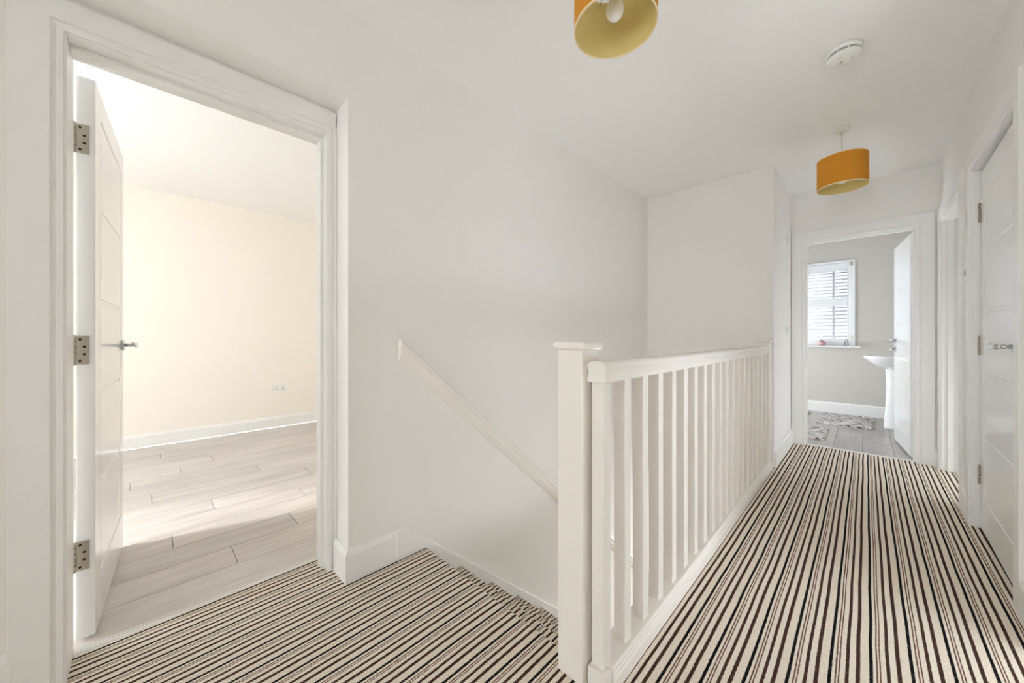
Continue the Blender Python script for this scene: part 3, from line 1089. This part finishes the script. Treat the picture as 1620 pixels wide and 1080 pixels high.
for z in (1.02, 2.03):
    mb = MB(); mb.cyl((-.1405, BTY - .022, z), (-.1405, BTY - .022, z + .06), .004, 12); mb.box(-.155, -.126, BTY - .0225, BTY - .019, z + .006, z + .054)
    mb.build('shutter_hinge', 'steel', SH)

# pot with succulent, glass bottle on the sill
px, py, pz = -.447, BTY - .075, .943
PT = empty('succulent_pot', (px, py, pz), 'small round pink pot with a dark succulent on the window sill', 'plant pot')
mb = MB(); mb.lathe([(.022, pz), (.034, pz + .004), (.044, pz + .018), (.047, pz + .032), (.043, pz + .048), (.034, pz + .058), (.031, pz + .060), (.029, pz + .056), (.028, pz + .05)], px, py, 32); mb.build('pot', 'pot', PT)
mb = MB(); mb.lathe([(.001, pz + .0525), (.029, pz + .052), (.029, pz + .049)], px, py, 24); mb.build('soil', 'soil', PT)
for k in range(9):
    a = k * 2.4; L = .034 - .0012 * k; el = R(30 + 6 * k)
    d = Vector((math.cos(a) * math.cos(el), math.sin(a) * math.cos(el), math.sin(el)))
    p0 = Vector((px, py, pz + .052)); n = d.orthogonal().normalized(); m_ = d.cross(n)
    rings = []
    for t_, r_ in ((0, .003), (.3, .007), (.6, .0075), (.85, .0045), (1, .0006)):
        c = p0 + d * L * t_
        rings.append([tuple(c + n * r_ * math.cos(q) + m_ * r_ * .6 * math.sin(q)) for q in [2 * math.pi * i / 8 for i in range(8)]])
    mb = MB(); mb.loft(rings); mb.build('leaf', 'leafm', PT)
px, py = -.193, BTY - .05
BT = empty('glass_bottle', (px, py, pz), 'small clear glass bottle on the window sill near the shutter edge', 'bottle')
mb = MB(); mb.lathe([(.021, pz), (.023, pz + .003), (.023, pz + .030), (.019, pz + .044), (.009, pz + .054), (.0085, pz + .068), (.0105, pz + .070), (.0105, pz + .074)], px, py, 24); mb.build('body', 'bottle', BT)
mb = MB(); mb.lathe([(.0095, pz + .074), (.0115, pz + .076), (.0115, pz + .086), (.008, pz + .089)], px, py, 20); mb.build('stopper', 'bottle', BT)

# ------------------------------------------------------------------ pedestal basin
BC = empty('pedestal_basin', (.28, 6.05, 0), 'white ceramic pedestal basin half hidden behind the bathroom door', 'basin')


def dshape(xf, xb, hw, z, n=36, e=2.6):
    """rounded outline: front at xf (towards the room), back against the wall at xb"""
    cxm = xb - (xb - xf) * .45
    pts = []
    for k in range(n):
        a = 2 * math.pi * k / n
        c, s = math.cos(a), math.sin(a)
        rx = (xb - cxm) if c > 0 else (cxm - xf)
        ee = 5 if c > 0 else e
        pts.append((cxm + rx * math.copysign(abs(c) ** (2 / ee), c), 6.05 + hw * math.copysign(abs(s) ** (2 / ee), s), z))
    return pts


XBK = BTX1 - .001
mb = MB()
rings = [dshape(.165, XBK - .06, .10, .690), dshape(.12, XBK - .02, .15, .705), dshape(.06, XBK, .215, .740), dshape(.005, XBK, .262, .785), dshape(-.012, XBK, .275, .804),
         dshape(-.024, XBK, .281, .812), dshape(-.026, XBK, .283, .836), dshape(-.020, XBK, .279, .844), dshape(.010, XBK - .01, .255, .846),
         dshape(.035, XBK - .13, .225, .838), dshape(.075, XBK - .15, .185, .78), dshape(.14, XBK - .19, .11, .735), dshape(.20, XBK - .22, .03, .728)]
mb.loft(rings)
mb.build('bowl', 'ceramic', BC)
mb = MB()
rings = [dshape(.140, XBK - .04, .115, 0), dshape(.143, XBK - .04, .110, .03), dshape(.158, XBK - .05, .092, .25), dshape(.165, XBK - .05, .09, .50), dshape(.158, XBK - .05, .10, .70)]
mb.loft(rings); mb.build('pedestal', 'ceramic', BC)
tp = MB()
tp.cyl((.415, 6.05, .845), (.415, 6.05, .93), .022, 20); tp.cyl((.415, 6.05, .905), (.305, 6.05, .922), .013, 16, .011); tp.cyl((.310, 6.05, .921), (.306, 6.05, .898), .011, 16)
tp.cyl((.415, 6.05, .93), (.415, 6.05, .948), .022, 20, .016); tp.cyl((.415, 6.05, .946), (.35, 6.05, .972), .007, 12, .005)
tp.build('tap', 'chrome', BC)

# ------------------------------------------------------------------ rugs
def rug(x0, x1, y0, y1, rot, label):
    cx, cy = (x0 + x1) / 2, (y0 + y1) / 2
    w, l = x1 - x0, y1 - y0
    nx, ny = max(10, int(w / .016)), max(10, int(l / .016))
    rnd = random.Random(int(abs(x0 * 1000) + abs(y0 * 1000)))
    vs, fs = [], []
    for j in range(ny + 1):
        for i in range(nx + 1):
            ex = .007 * (rnd.random() - .5)
            ey = .007 * (rnd.random() - .5)
            edge = i in (0, nx) or j in (0, ny)
            vs.append((w * (i / nx - .5) + ex, l * (j / ny - .5) + ey, .002 if edge else .013 + .009 * rnd.random()))
    for j in range(ny):
        for i in range(nx):
            k = j * (nx + 1) + i
            fs.append((k, k + 1, k + nx + 2, k + nx + 1))
    mb = MB(); mb.x = Matrix.Translation((cx, cy, 0)) @ Matrix.Rotation(R(rot), 4, 'Z')
    mb.add(vs, fs, True)
    mb.box(-w / 2 + .004, w / 2 - .004, -l / 2 + .004, l / 2 - .004, .0005, .006)
    tag(mb.build('bath_rug', 'rug'), label, 'rug', 'shaggy bathroom rugs')


rug(-.44, .075, 5.80, 6.58, -2, 'shaggy grey and white rug in front of the basin')
rug(-.95, -.30, 4.86, 5.48, -1, 'shaggy grey and white rug nearest the bathroom doorway')
rug(-1.35, -.56, 6.02, 6.60, -3, 'shaggy grey and white rug of which only a corner shows below the window')
